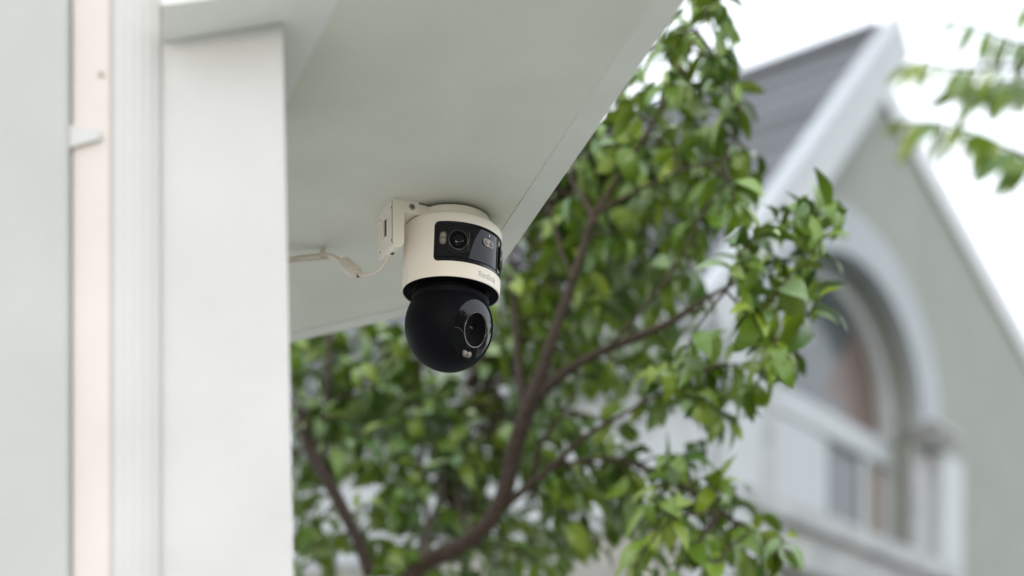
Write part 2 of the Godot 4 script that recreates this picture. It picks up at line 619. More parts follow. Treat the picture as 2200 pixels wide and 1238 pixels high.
func far_house() -> void:
	var th := deg_to_rad(53.0)
	HB = Basis(Vector3(cos(th), 0, -sin(th)), Vector3.UP, Vector3(sin(th), 0, cos(th)))
	HO = Vector3(830.0 / F * 9.0, 0, -9.0)
	var o := thing("gabled_house", "pale house behind the tree with grey shingle roof, white bargeboards and arched window", "house", Transform3D(HB, HO))
	var OH := 0.25                                   # how far the roof stands out from the gable
	var apex := gable_point(1930, 50, OH)
	var lo := gable_point(1522, 640, OH)
	var ORT := -0.02                                  # the right slope hardly stands out
	var ro := gable_point(2190, 720, ORT)
	var sl := (lo.y - apex.y) / (lo.x - apex.x)       # left pitch, > 0
	var sr := (ro.y - apex.y) / (ro.x - apex.x)       # right pitch, < 0
	var xl := lo.x
	var xr := apex.x + (lo.y - apex.y) / sr           # the right eave at the same height
	var LONG := 11.0
	# gable wall with an arched opening cut out
	var sp := gable_point(2016, 930, 0.06)
	var spring := sp.y - 0.02
	var cx := -0.82
	var half := sp.x - cx - 0.35
	var openx0 := cx - half
	var openx1 := cx + half
	var open_y := gable_point(1860, 1190, -0.15).y
	var wx0 := xl + 0.28
	var wx1 := xr - 0.35
	var outline := PackedVector2Array()
	outline.append(Vector2(wx0, 0)); outline.append(Vector2(openx0, 0)); outline.append(Vector2(openx0, spring))
	var oc := Vector2((openx0 + openx1) / 2, spring)
	var n := 32
	for i in range(1, n):
		var a := PI - PI * i / n
		outline.append(oc + Vector2(cos(a), sin(a) * FLAT) * half)
	outline.append(Vector2(openx1, spring)); outline.append(Vector2(openx1, 0)); outline.append(Vector2(wx1, 0))
	outline.append(Vector2(wx1, apex.y + sr * (wx1 - apex.x) - 0.065)); outline.append(Vector2(apex.x, apex.y - 0.075)); outline.append(Vector2(wx0, apex.y + sl * (wx0 - apex.x) - 0.12))
	var st := begin()
	wall_strip(st, outline, 0.0)
	# the reveal of the opening
	for i in range(1, n + 3):
		var a := outline[i]
		var b := outline[i + 1]
		quad(st, Vector3(a.x, a.y, -0.2), Vector3(b.x, b.y, -0.2), Vector3(b.x, b.y, 0), Vector3(a.x, a.y, 0))
	put("gable_wall", done(st), M.stucco, o)
	hbox("lower_wall", o, M.side_wall, openx0 - 0.001, openx1 + 0.001, 0, open_y - 0.12, -0.2, -0.003)
	# long side wall under the left eave, and the rest of the body
	var bx := begin()
	quad(bx, Vector3(wx0, 0, -LONG), Vector3(wx0, 0, 0), Vector3(wx0, lo.y - 0.02, 0), Vector3(wx0, lo.y - 0.02, -LONG))
	put("side_wall", done(bx), M.side_wall, o)
	bx = begin()
	quad(bx, Vector3(wx1, 0, 0), Vector3(wx1, 0, -LONG), Vector3(wx1, lo.y, -LONG), Vector3(wx1, lo.y, 0))
	quad(bx, Vector3(wx1, 0, -LONG), Vector3(wx0, 0, -LONG), Vector3(wx0, lo.y, -LONG), Vector3(wx1, lo.y, -LONG))
	put("rear_wall", done(bx), M.side_wall, o)
	# roof: two decks, each with its courses of shingles
	for side in 2:
		var e := Vector3(xl, lo.y, 0) if side == 0 else Vector3(xr, lo.y, 0)
		var top := Vector3(apex.x, apex.y, 0)
		var down := (e - top)
		var len := down.length()
		down /= len
		var nrm := Vector3(-down.y, down.x, 0) if side == 1 else Vector3(down.y, -down.x, 0)
		var deck := begin()
		var oh := OH if side == 0 else ORT
		var mid := (e + top) / 2 + Vector3(0, 0, oh / 2 - LONG / 2 - 0.05)
		var bas := Basis(down, nrm, down.cross(nrm))
		add_box(deck, Transform3D(bas, mid - nrm * 0.05), Vector3(len, 0.06, LONG + oh - 0.1), 0.0)
		var roof := put("roof", done(deck), M.trim_paint, o)
		var courses := int(len / 0.135)
		for k in courses:
			var a := (k + 0.5) * len / courses
			var t := Transform3D(bas * Basis(Vector3(0, 0, 1), -0.07), top + down * a + nrm * (0.006) + Vector3(0, 0, mid.z))
			put("shingle_course", box(Vector3(len / courses * 1.12, 0.014, LONG + oh - 0.06), 0.003), M["shingle_%d" % [0, 1, 0, 2, 1, 0, 2][(k * 5 + side) % 7]], roof, t)
		# bargeboard on the gable end
		var bb := begin()
		add_box(bb, Transform3D(bas, (e + top) / 2 - nrm * (0.10 if side == 0 else 0.06) + Vector3(0, 0, oh if side == 0 else 0.021)), Vector3(len + 0.06, 0.24 if side == 0 else 0.20, 0.045 if side == 0 else 0.036), 0.008)
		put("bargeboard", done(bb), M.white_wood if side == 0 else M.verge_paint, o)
		var cap := begin()
		add_box(cap, Transform3D(bas, (e + top) / 2 + nrm * 0.035 + Vector3(0, 0, oh - 0.01)), Vector3(len + 0.08, 0.028, 0.11), 0.006)
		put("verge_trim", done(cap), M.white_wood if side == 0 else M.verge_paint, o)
	hbox("ridge_cap", o, M.shingle_1, apex.x - 0.07, apex.x + 0.07, apex.y - 0.01, apex.y + 0.035, -LONG, OH - 0.1)
	hbox("frieze", o, M.white_wood, wx0 - 0.05, wx0 - 0.002, lo.y - 0.95, lo.y - 0.24, -LONG, 0.0)
	hbox("corner_board", o, M.white_wood, wx0 - 0.06, wx0 + 0.14, 0, lo.y - 0.21, 0.003, 0.06)
	# eave on the left: fascia and gutter
	hbox("fascia", o, M.white_wood, xl - 0.01, xl + 0.02, lo.y - 0.25, lo.y - 0.03, -LONG, OH)
	var gut := begin()
	var gp := []
	for i in 9:
		var a := PI + PI * i / 8
		gp.append(Vector2(xl - 0.075 + 0.06 * cos(a), lo.y - 0.07 + 0.07 * sin(a)))
	for i in 8:
		quad(gut, Vector3(gp[i].x, gp[i].y, OH), Vector3(gp[i].x, gp[i].y, -LONG), Vector3(gp[i + 1].x, gp[i + 1].y, -LONG), Vector3(gp[i + 1].x, gp[i + 1].y, OH))
	put("gutter", done(gut), M.white_wood, o)
	hbox("eave_board", o, M.white_wood, xl + 0.021, wx0 + 0.01, lo.y - 0.24, lo.y - 0.2, -LONG, OH - 0.03)
	# arch trim, pilasters, capitals
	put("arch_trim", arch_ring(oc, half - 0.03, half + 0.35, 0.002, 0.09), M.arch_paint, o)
	for s in 2:
		var dir := 1.0 if s == 0 else -1.0
		var a := cx + dir * (half - 0.03)
		var b := cx + dir * (half + 0.30)
		var c := cx + dir * (half + 0.72)
		hbox("jamb", o, M.sill_stone, minf(a, b), maxf(a, b) - 0.001, open_y - 0.12, spring - 0.13, 0.002, 0.03)
		hbox("pilaster", o, M.white_wood, minf(b, c), maxf(b, c), 0, spring - 0.13, 0.002, 0.11)
		var capital := begin()
		for k in 3:
			var g := 0.03 * k
			add_box(capital, Transform3D(Basis(), Vector3((a + b) / 2 + dir * 0.03, spring - 0.125 + 0.04 * k + 0.02, 0.075 + g / 2)), Vector3(absf(b - a) + 0.06 + 2 * g, 0.0395, 0.14 + g), 0.006)
		put("capital", done(capital), M.sill_stone, o)
	# window
	var z := -0.15
	var win := put("window", arch_ring(oc, half - 0.17, half - 0.005, z - 0.05, z + 0.05), M.white_wood, o)
	var zz := z
	var X := func(x: float, y: float) -> float: return gable_point(x, y, z).x
	var t0: float = gable_point(1800, 905, z).y
	var trans_y := gable_point(1800, 885, -0.1).y
	hbox("transom", win, M.white_wood, openx0 + 0.003, openx1 - 0.003, trans_y - 0.17, trans_y, z - 0.03, z + 0.03)
	hbox("sill", win, M.sill_stone, openx0 - 0.5, openx1 + 0.46, open_y - 0.12, open_y, -0.21, 0.16)
	hbox("apron", win, M.sill_stone, openx0 - 0.4, openx1 - 0.035, open_y - 0.34, open_y - 0.123, -0.003, 0.10)
	var edges := [[1757.0, 1832.0], [1883.0, 1926.0]]
	var y0 := open_y
	var y1 := trans_y - 0.17
	var p1a: float = X.call(1775, 1000)
	var p1b: float = X.call(1850, 1000)
	var p2b: float = openx1 - 0.10
	var p2a: float = p2b - 0.27
	var p0a: float = X.call(1545, 960)
	var p0b: float = X.call(1612, 960)
	var frames := [[openx0 + 0.003, p0a - 0.001], [p0b, p0b + 0.16], [p1a - 0.16, p1a], [p1b, p2a], [p2b, openx1 - 0.003]]
	for f in frames:
		if f[1] - f[0] > 0.005: hbox("mullion", win, M.white_wood, f[0], f[1], y0, y1, z - 0.02, z + 0.012)
	hbox("pane", win, M.grey_pane, p1a, p1b, y0, y1, z - 0.02, z - 0.012, 0.0)
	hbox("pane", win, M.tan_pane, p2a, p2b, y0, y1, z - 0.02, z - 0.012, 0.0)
	hbox("pane", win, M.grey_pane, p0a, p0b, y0, y1, z - 0.02, z - 0.012, 0.0)
	hbox("panel", win, M.white_panel, p0b + 0.16, p1a - 0.16, y0, y1, z - 0.02, z + 0.012, 0.0)
	# glass of the arch: grey at the left, brown reflection board at the right, with radial bars
	var fan := begin()
	var fan2 := begin()
	var r := half - 0.17
	for i in 30:
		var a := PI * i / 30
		var b := PI * (i + 1) / 30
		tri(fan2 if i < 9 else fan, Vector3(oc.x, oc.y, z - 0.02), Vector3(oc.x + r * cos(a), oc.y + r * sin(a) * FLAT, z - 0.02), Vector3(oc.x + r * cos(b), oc.y + r * sin(b) * FLAT, z - 0.02))
	hbox("pane", win, M.grey_pane, openx0 + 0.17, cx + r * 0.35, trans_y, spring - 0.001, z - 0.024, z - 0.016, 0.0)
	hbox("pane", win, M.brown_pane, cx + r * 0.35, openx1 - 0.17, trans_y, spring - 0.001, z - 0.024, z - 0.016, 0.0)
	for k in 2:
		var a := openx0 + 0.005 if k == 0 else openx1 - 0.17
		hbox("side_frame", win, M.white_wood, a, a + 0.165, trans_y + 0.001, spring - 0.001, z - 0.05, z + 0.05)
	put("pane", done(fan), M.grey_pane, win)
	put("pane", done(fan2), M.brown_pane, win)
	# closed room behind the panes
	hbox("room_back", o, M.port_dark, openx0 - 0.1, openx1 + 0.1, 0.2, spring + half + 0.1, -0.42, -0.36)


# ---------------------------------------------------------------- trees
func leaf_mesh(w: float, droop: float, fold: float, wave: float) -> ArrayMesh:
	# unit leaf: base at the origin, along +Z, upper face +Y
	var st := begin()
	var n := 6
	var L := []; var C := []; var R := []
	for i in n + 1:
		var t := float(i) / n
		var half := w * 0.5 * pow(sin(PI * pow(clampf(t * 0.97 + 0.015, 0, 1), 0.85)), 0.85) * (1.0 if t < 0.75 else 1.0 - (t - 0.75) * 0.9)
		var ang := droop * t
		var z := sin(ang) / droop if absf(droop) > 0.01 else t
		var y := -(1.0 - cos(ang)) / droop if absf(droop) > 0.01 else 0.0
		var side := sin(t * 9.0) * wave
		C.append(Vector3(0, y, z))
		L.append(Vector3(-half * cos(fold), y + half * sin(fold) + side * half, z))
		R.append(Vector3(half * cos(fold), y + half * sin(fold) - side * half, z))
	st.set_smooth_group(1)
	for i in n:
		if i < n - 1 and i > 0:
			quad(st, C[i], L[i], L[i + 1], C[i + 1])
			quad(st, R[i], C[i], C[i + 1], R[i + 1])
		elif i == 0:
			quad(st, C[0], L[0], L[1], C[1]); quad(st, R[0], C[0], C[1], R[1])
		else:
			tri(st, C[i], L[i], C[n]); tri(st, R[i], C[i], C[n])
	return done(st)


func inside(p: Vector2, poly: PackedVector2Array) -> bool:
	return Geometry2D.is_point_in_polygon(p, poly)


func limb(points: Array, d0: float, d1: float) -> Array:
	# [x, y, width in pixels] -> [Vector3, radius], depth running from d0 to d1
	var out := []
	for i in points.size():
		var d := lerpf(d0, d1, float(i) / (points.size() - 1))
		var q: Array = points[i]
		if q.size() > 3: d = q[3]
		out.append([at(q[0], q[1], d), q[2] * 0.43 * d / F])
	return out


func main_tree() -> void:
	var root_at := at(830, 1500, 2.63)
	var o := thing("tree", "broadleaf tree with brown forked limbs and glossy drooping green leaves behind the security camera", "tree", Transform3D(Basis(), Vector3(root_at.x, 0, root_at.z)))
	var inv := o.transform.affine_inverse()
	var local := func(path: Array) -> Array: return path.map(func(q): return [inv * q[0], q[1]])
	var limbs := []
	var trunk := [[Vector3(root_at.x + 0.06, -0.05, root_at.z - 0.05), 0.062], [Vector3(root_at.x + 0.02, 0.7, root_at.z), 0.05], [root_at - Vector3(0, 0.35, 0), 0.045], [root_at, 0.046]]
	put("trunk", tube(local.call(trunk), 0.05, 12, 0.05), M.bark, o)
	limbs.append(limb([[830, 1500, 62], [880, 1245, 46], [1000, 1168, 44], [1072, 1088, 42], [1112, 940, 44], [1150, 840, 42], [1200, 690, 25], [1245, 560, 22], [1275, 470, 22], [1330, 380, 14], [1400, 270, 10], [1480, 110, 6], [1550, -40, 3]], 2.63, 2.38))
	limbs.append(limb([[830, 1500, 48], [795, 1245, 32], [745, 1110, 32], [690, 1010, 36], [655, 930, 34], [642, 850, 22], [632, 770, 15], [640, 690, 9]], 2.63, 2.83))
	limbs.append(limb([[672, 960, 26], [700, 880, 18], [706, 800, 15], [705, 730, 13], [700, 640, 8]], 2.76, 2.88))
	limbs.append(limb([[1128, 890, 28], [1112, 780, 20], [1106, 660, 17], [1096, 560, 14], [1120, 470, 9], [1190, 380, 5]], 2.54, 2.73))
	limbs.append(limb([[1140, 865, 30], [1215, 800, 25], [1290, 757, 22], [1370, 725, 21], [1445, 690, 17], [1520, 640, 12], [1600, 600, 8], [1700, 560, 5], [1760, 520, 3]], 2.53, 2.30))
	limbs.append(limb([[1060, 1105, 26], [1130, 1050, 20], [1185, 1005, 17], [1255, 940, 13], [1340, 890, 9], [1410, 850, 6], [1500, 800, 4]], 2.58, 2.38))
	limbs.append(limb([[1140, 1050, 14], [1160, 960, 12], [1200, 900, 9], [1240, 840, 6]], 2.56, 2.48))
	limbs.append(limb([[1280, 480, 18], [1250, 420, 12], [1225, 380, 8], [1240, 300, 5]], 2.45, 2.53))
	limbs.append(limb([[1230, 600, 10], [1205, 540, 9], [1190, 480, 6], [1170, 430, 4]], 2.48, 2.58))
	limbs.append(limb([[1185, 1005, 11], [1300, 985, 9], [1400, 1010, 8], [1490, 1060, 6], [1580, 1120, 5], [1680, 1170, 3]], 2.53, 2.30))
	limbs.append(limb([[870, 1300, 22], [912, 1180, 15], [916, 1080, 13], [905, 980, 11], [915, 900, 8], [900, 840, 5]], 2.68, 2.98))
	limbs.append(limb([[880, 1245, 24], [925, 1130, 22], [948, 1060, 18], [940, 1000, 10]], 2.73, 2.93))
	limbs.append(limb([[1310, 745, 10], [1400, 640, 9], [1470, 540, 7], [1520, 430, 5], [1560, 330, 4], [1590, 230, 3]], 2.43, 2.40))
	limbs.append(limb([[1290, 450, 10], [1390, 400, 8], [1480, 360, 6], [1570, 340, 4]], 2.43, 2.23))
	limbs.append(limb([[1560, 625, 7], [1620, 690, 6], [1680, 740, 5], [1720, 770, 3]], 2.23, 2.25))
	limbs.append(limb([[700, 880, 12], [780, 820, 9], [850, 760, 7], [930, 800, 4]], 2.78, 2.88))
	limbs.append(limb([[1010, 1165, 14], [985, 1080, 11], [990, 990, 8], [1020, 900, 6], [1000, 830, 4]], 2.63, 2.93))
	var nodes := []
	for k in limbs.size():
		var path: Array = limbs[k]
		var pale := k in [10, 11]
		put("branch", tube(local.call(path), 0.03, 9, 0.07), M.pale_bark if pale else M.bark, o)
		for q in curve_of(path, 0.04): nodes.append(q[0])
	# where twigs end: regions of the crown, [outline in pixels, near, far, twigs]
	var regions := [
		[[1480, 0, 1600, 0, 1610, 120, 1590, 250, 1380, 330, 1300, 330, 1290, 270], 2.3, 2.9, 27],
		[[1170, 500, 1290, 320, 1560, 270, 1620, 400, 1480, 560, 1230, 600], 2.5, 3.1, 86],
		[[1560, 420, 1790, 430, 1790, 600, 1730, 700, 1680, 800, 1640, 780, 1600, 600], 2.15, 2.4, 28],
		[[1080, 600, 1480, 540, 1520, 650, 1420, 780, 1300, 850, 1100, 800], 2.6, 3.2, 78],
		[[1400, 760, 1620, 720, 1640, 880, 1540, 940, 1420, 900], 2.2, 2.6, 15],
		[[1350, 1000, 1520, 960, 1560, 1060, 1690, 1130, 1710, 1280, 1340, 1280], 2.2, 2.7, 36],
		[[630, 720, 860, 690, 1000, 820, 1110, 900, 1080, 1000, 900, 1060, 630, 1010], 2.7, 3.3, 93],
		[[630, 1010, 900, 1060, 1020, 1060, 1180, 1130, 1340, 1280, 630, 1280], 2.6, 3.2, 55],
		[[1120, 880, 1400, 860, 1400, 980, 1200, 1100, 1110, 1000], 2.6, 3.1, 27],
		[[1130, 1000, 1400, 980, 1420, 1150, 1300, 1240, 1100, 1200], 2.5, 3.0, 16],
		[[480, 700, 630, 720, 630, 1300, 480, 1300], 2.9, 3.4, 14],
		[[1100, 150, 1300, 300, 1160, 500, 1050, 500, 1000, 300], 2.7, 3.3, 22],
	]
	var spots := []
	var leaves := []      # [transform, mesh number, tone, how large it shows]
	var twigs := begin()
	for reg in regions:
		var poly := PackedVector2Array()
		for k in range(0, reg[0].size(), 2): poly.append(Vector2(reg[0][k], reg[0][k + 1]))
		var lo := poly[0]
		var hi := poly[0]
		for p in poly:
			lo = lo.min(p); hi = hi.max(p)
		var made := 0
		var tries := 0
		while made < reg[3]:
			var p := Vector2(rng.randf_range(lo.x, hi.x), rng.randf_range(lo.y, hi.y))
			if not inside(p, poly): continue
			tries += 1
			var tip := at(p.x, p.y, rng.randf_range(reg[1], reg[2]))
			var crowded := false
			for q in spots:
				if q.distance_to(tip) < 0.062: crowded = true
			if crowded and tries < 2000: continue
			spots.append(tip)
			made += 1
			var from: Vector3 = nodes[0]
			for q in nodes:
				if q.distance_squared_to(tip) + absf(q.y - tip.y) * 0.02 * (1.0 if q.y > tip.y else 0.0) < from.distance_squared_to(tip): from = q
			twig(from, tip, twigs, leaves, inv)
	var t := put("twigs", done(twigs), M.bark, o)
	t.set_meta("kind", "stuff")
	plant_leaves(o, leaves)


func twig(from: Vector3, tip: Vector3, twigs: SurfaceTool, leaves: Array, inv: Transform3D) -> void:
	var span := from.distance_to(tip)
	var mid := (from + tip) * 0.5 + Vector3(rng.randf_range(-0.1, 0.1), rng.randf_range(-0.02, 0.16), rng.randf_range(-0.1, 0.1)) * span
	var path := curve_of([[from, 0.0026], [mid, 0.002], [tip, 0.0011]], 0.03)
	var loc := path.map(func(q): return [inv * q[0], q[1]])
	add_tube(twigs, loc, 5, 0.05)
	var dir: Vector3 = (path[path.size() - 1][0] - path[maxi(path.size() - 4, 0)][0]).normalized()
	var tone_base := rng.randf()
	var n := rng.randi_range(5, 8)
	var turn := rng.randf() * TAU
	for k in n:
		var back := float(k) / n * minf(0.22, span * 0.8)
		var i := path.size() - 1 - int(back / 0.03)
		var base: Vector3 = path[maxi(i, 0)][0]
		base += (path[maxi(i - 1, 0)][0] - base) * (back / 0.03 - floorf(back / 0.03))
		turn += 2.4 + rng.randf_range(-0.4, 0.4)
		var u := dir.cross(Vector3.UP if absf(dir.y) < 0.9 else Vector3.RIGHT).normalized()
		var v := dir.cross(u)
		var open := 0.35 + 0.65 * float(k) / n
		var d := (dir * (1.05 - open) + (u * cos(turn) + v * sin(turn)) * open + Vector3(0, rng.randf_range(-0.35, 0.1), 0)).normalized()
		var size := rng.randf_range(0.048, 0.088) * (0.75 if k < 2 else 1.0)
		var up := (Vector3.UP * 0.8 + Vector3(rng.randf_range(-0.7, 0.7), 0, rng.randf_range(-0.5, 0.9))).normalized()
		var x := up.cross(d)
		if x.length() < 0.05: x = Vector3.RIGHT
		x = x.normalized()
		var y := d.cross(x)
		var b := Basis(x * size, y * size, d * size)
		var tone := 0
		var r := rng.randf()
		if k < 2 and r < 0.2: tone = 4
		elif r < 0.3: tone = 1
		elif r < 0.62: tone = 2 if tone_base > 0.4 else 0
		elif r < 0.8: tone = 0
		elif r < 0.9: tone = 3
		else: tone = 5
		var p := base + d * size * 0.5
		var sx := p.x / -p.z * F + 1100.0
		var sy := HORIZON - (p.y - EYE) / -p.z * F
		var shown := size / -p.z
		if sx < 640 or sx > 2200 or sy < 5 or sy > 1230: shown = 0.0
		elif p.z > -2.2 and sx < 1000: shown = 0.0
		elif sy < 645 and sx < 1480 - 0.6957 * sy: shown = 0.0
		leaves.append([Transform3D(b, base), rng.randi_range(0, 3), tone, shown])


func plant_leaves(o: Node3D, leaves: Array, most := 300) -> void:
	var inv := o.transform.affine_inverse()
	var shapes := [leaf_mesh(0.42, 1.1, 0.35, 0.06), leaf_mesh(0.48, 1.7, 0.25, 0.12), leaf_mesh(0.38, 0.6, 0.45, 0.1), leaf_mesh(0.44, 2.3, 0.3, 0.14)]
	leaves.sort_custom(func(a, b): return a[3] > b[3])
	var rest := {}
	for k in leaves.size():
		var l: Array = leaves[k]
		if k < most and l[3] > 0.0:
			put("leaf", shapes[l[1]], M["leaf_%d" % l[2]], o, inv * l[0])
		else:
			if not rest.has(l[2]): rest[l[2]] = begin()
			(rest[l[2]] as SurfaceTool).append_from(shapes[l[1]], 0, inv * l[0])
	if rest.is_empty(): return
	var mesh := ArrayMesh.new()
	var tones := rest.keys()
	tones.sort()
	for tone in tones:
		(rest[tone] as SurfaceTool).commit(mesh)
		mesh.surface_set_material(mesh.get_surface_count() - 1, M["leaf_%d" % tone])
	var f := put("foliage", mesh, null, o)
	f.set_meta("kind", "stuff")


func right_tree() -> void:
	# a second tree whose drooping sprays come in from the right
	var base := Vector3(2.6, 0, -4.6)
	var o := thing("tree", "blurred sprays of long hanging leaflets at the upper right against the sky", "tree", Transform3D(Basis(), base))
	var inv := o.transform.affine_inverse()
	var loc := func(path: Array) -> Array: return path.map(func(q): return [inv * q[0], q[1]])
	var hub := at(2420, 40, 4.4)
	put("trunk", tube(loc.call([[base, 0.09], [base + Vector3(-0.1, 1.6, 0), 0.07], [base + Vector3(-0.35, 3.0, 0.1), 0.05], [hub, 0.022]]), 0.1, 10, 0.05), M.bark, o)
	var leaf := leaf_mesh(0.31, 0.8, 0.2, 0.08)
	var leaf2 := leaf_mesh(0.28, 0.35, 0.25, 0.05)
	# each spray: stem points in pixels, depth, leaflets, length in pixels, tones
	var sprays := [
		[[[2420, 40], [2330, 110], [2230, 160], [2150, 175], [2085, 185]], 4.5, 13, 100, [2, 1, 5]],
		[[[2420, 40], [2380, 260], [2280, 345], [2190, 325], [2100, 285], [2020, 262], [1960, 262]], 4.6, 23, 98, [1, 0, 2, 4]],
		[[[2420, 40], [2290, 50], [2210, 90], [2160, 80], [2100, 55], [2070, 50]], 4.4, 12, 80, [2, 5, 1]],
		[[[2330, 110], [2200, 140], [2060, 145], [1985, 132], [1955, 140]], 4.4, 9, 75, [4, 5, 2]],
		[[[2420, 40], [2300, 0], [2220, 15], [2180, -10]], 4.3, 6, 80, [1, 2]],
		[[[2420, 40], [2400, 250], [2320, 390], [2230, 350], [2150, 310]], 4.4, 13, 96, [3, 0, 1]],
	]
	for s in sprays:
		var pts := []
		var m: int = s[0].size()
		for i in m:
			pts.append([at(s[0][i][0], s[0][i][1], lerpf(4.4, s[1], minf(1.0, i * 0.6))), lerpf(0.009, 0.0022, float(i) / (m - 1))])
		var path := curve_of(pts, 0.02)
		put("branch", tube(loc.call(pts), 0.03, 7, 0.04), M.bark, o)
		for k in s[2]:
			var f: float = 1.0 - float(k) / float(s[2]) * 0.62
			var i := int(f * (path.size() - 1))
			var p: Vector3 = path[i][0]
			var dir: Vector3 = (path[mini(i + 1, path.size() - 1)][0] - path[maxi(i - 1, 0)][0]).normalized()
			var side := dir.cross(Vector3.UP).normalized() * (1.0 if k % 2 == 0 else -1.0)
			var d := (dir * rng.randf_range(0.3, 0.7) + side * rng.randf_range(0.2, 0.7) + Vector3(0, rng.randf_range(-1.15, -0.45), 0)).normalized()
			if k == 0: d = (dir + Vector3(0, -0.3, 0)).normalized()
			var size: float = s[3] * rng.randf_range(0.8, 1.25) * 4.5 / F
			var x := (side + Vector3(0, 0.4, 0) + Vector3(0, 0, rng.randf_range(0, 0.8))).cross(d)
			x = x.normalized()
			var tones: Array = s[4]
			var tone: int = tones[rng.randi() % tones.size()]
			if k < 3 and 4 in tones: tone = 4
			put("leaf", leaf if k % 3 else leaf2, M["leaf_%d" % tone], o, inv * Transform3D(Basis(x * size, d.cross(x) * size, d * size), p))


# ---------------------------------------------------------------- the security camera
const R := 0.0622
const H := 0.0808
const RB := 0.0560


func on_drum(r: float, a: float, y: float) -> Vector3:
	return Vector3(r * sin(a), y, r * cos(a))


func drum_quad(st: SurfaceTool, a: Vector3, b: Vector3, c: Vector3, d: Vector3) -> void:
	# smooth quad of a round wall, normals from the axis
	for p in [a, c, b, a, d, c]:
		st.set_normal(Vector3(p.x, 0, p.z).normalized())
		st.add_vertex(p)


func facing(a: float, y: float, r := R) -> Transform3D:
	# a spot on the drum, +Z outwards, +Y up
	var z := Vector3(sin(a), 0, cos(a))
	return Transform3D(Basis(Vector3.UP.cross(z), Vector3.UP, z), on_drum(r, a, y))


func lens_parts(parent: Node, t: Transform3D, r: float) -> void:
	put("lens_ring", lathe([Vector2(r * 1.0, -0.001), Vector2(r * 1.0, 0.0004), Vector2(r * 0.97, 0.0009), Vector2(r * 0.92, 0.0009), Vector2(r * 0.9, 0.0), Vector2(r * 0.9, -0.001)], 48), M.chrome, parent, t)
	put("lens_barrel", lathe([Vector2(r * 0.9, 0.0004), Vector2(r * 0.72, -0.0002), Vector2(r * 0.70, 0.0003), Vector2(r * 0.62, 0.0003), Vector2(r * 0.58, -0.0004)], 48), M.lens_barrel, parent, t)
	var dome := []
	for k in 9:
		var a := PI / 2 * k / 8
		dome.append(Vector2(r * 0.6 * cos(a), r * 0.22 * sin(a) - 0.0006))
	put("lens_glass", lathe(dome, 40), M.lens_glass, parent, t)


func led_parts(parent: Node, t: Transform3D, w: float, h: float) -> void:
	put("led_pocket", plate(rounded(w, h, minf(w, h) * 0.48), 0.0008, 0.0003), M.led_pocket, parent, t)
	for s in [-1.0, 1.0]:
		var off := Vector3(s * (w - minf(w, h)) * 0.46, 0, 0.0006) if w > h else Vector3(0, s * (h - minf(w, h)) * 0.46, 0.0006)
		var q := minf(w, h) * 0.36
		put("led", lathe([Vector2(q, 0), Vector2(q * 0.92, q * 0.3), Vector2(q * 0.65, q * 0.55), Vector2(q * 0.3, q * 0.68), Vector2(0, q * 0.7)], 20), M.led_dome, parent, t * Transform3D(Basis(), off))


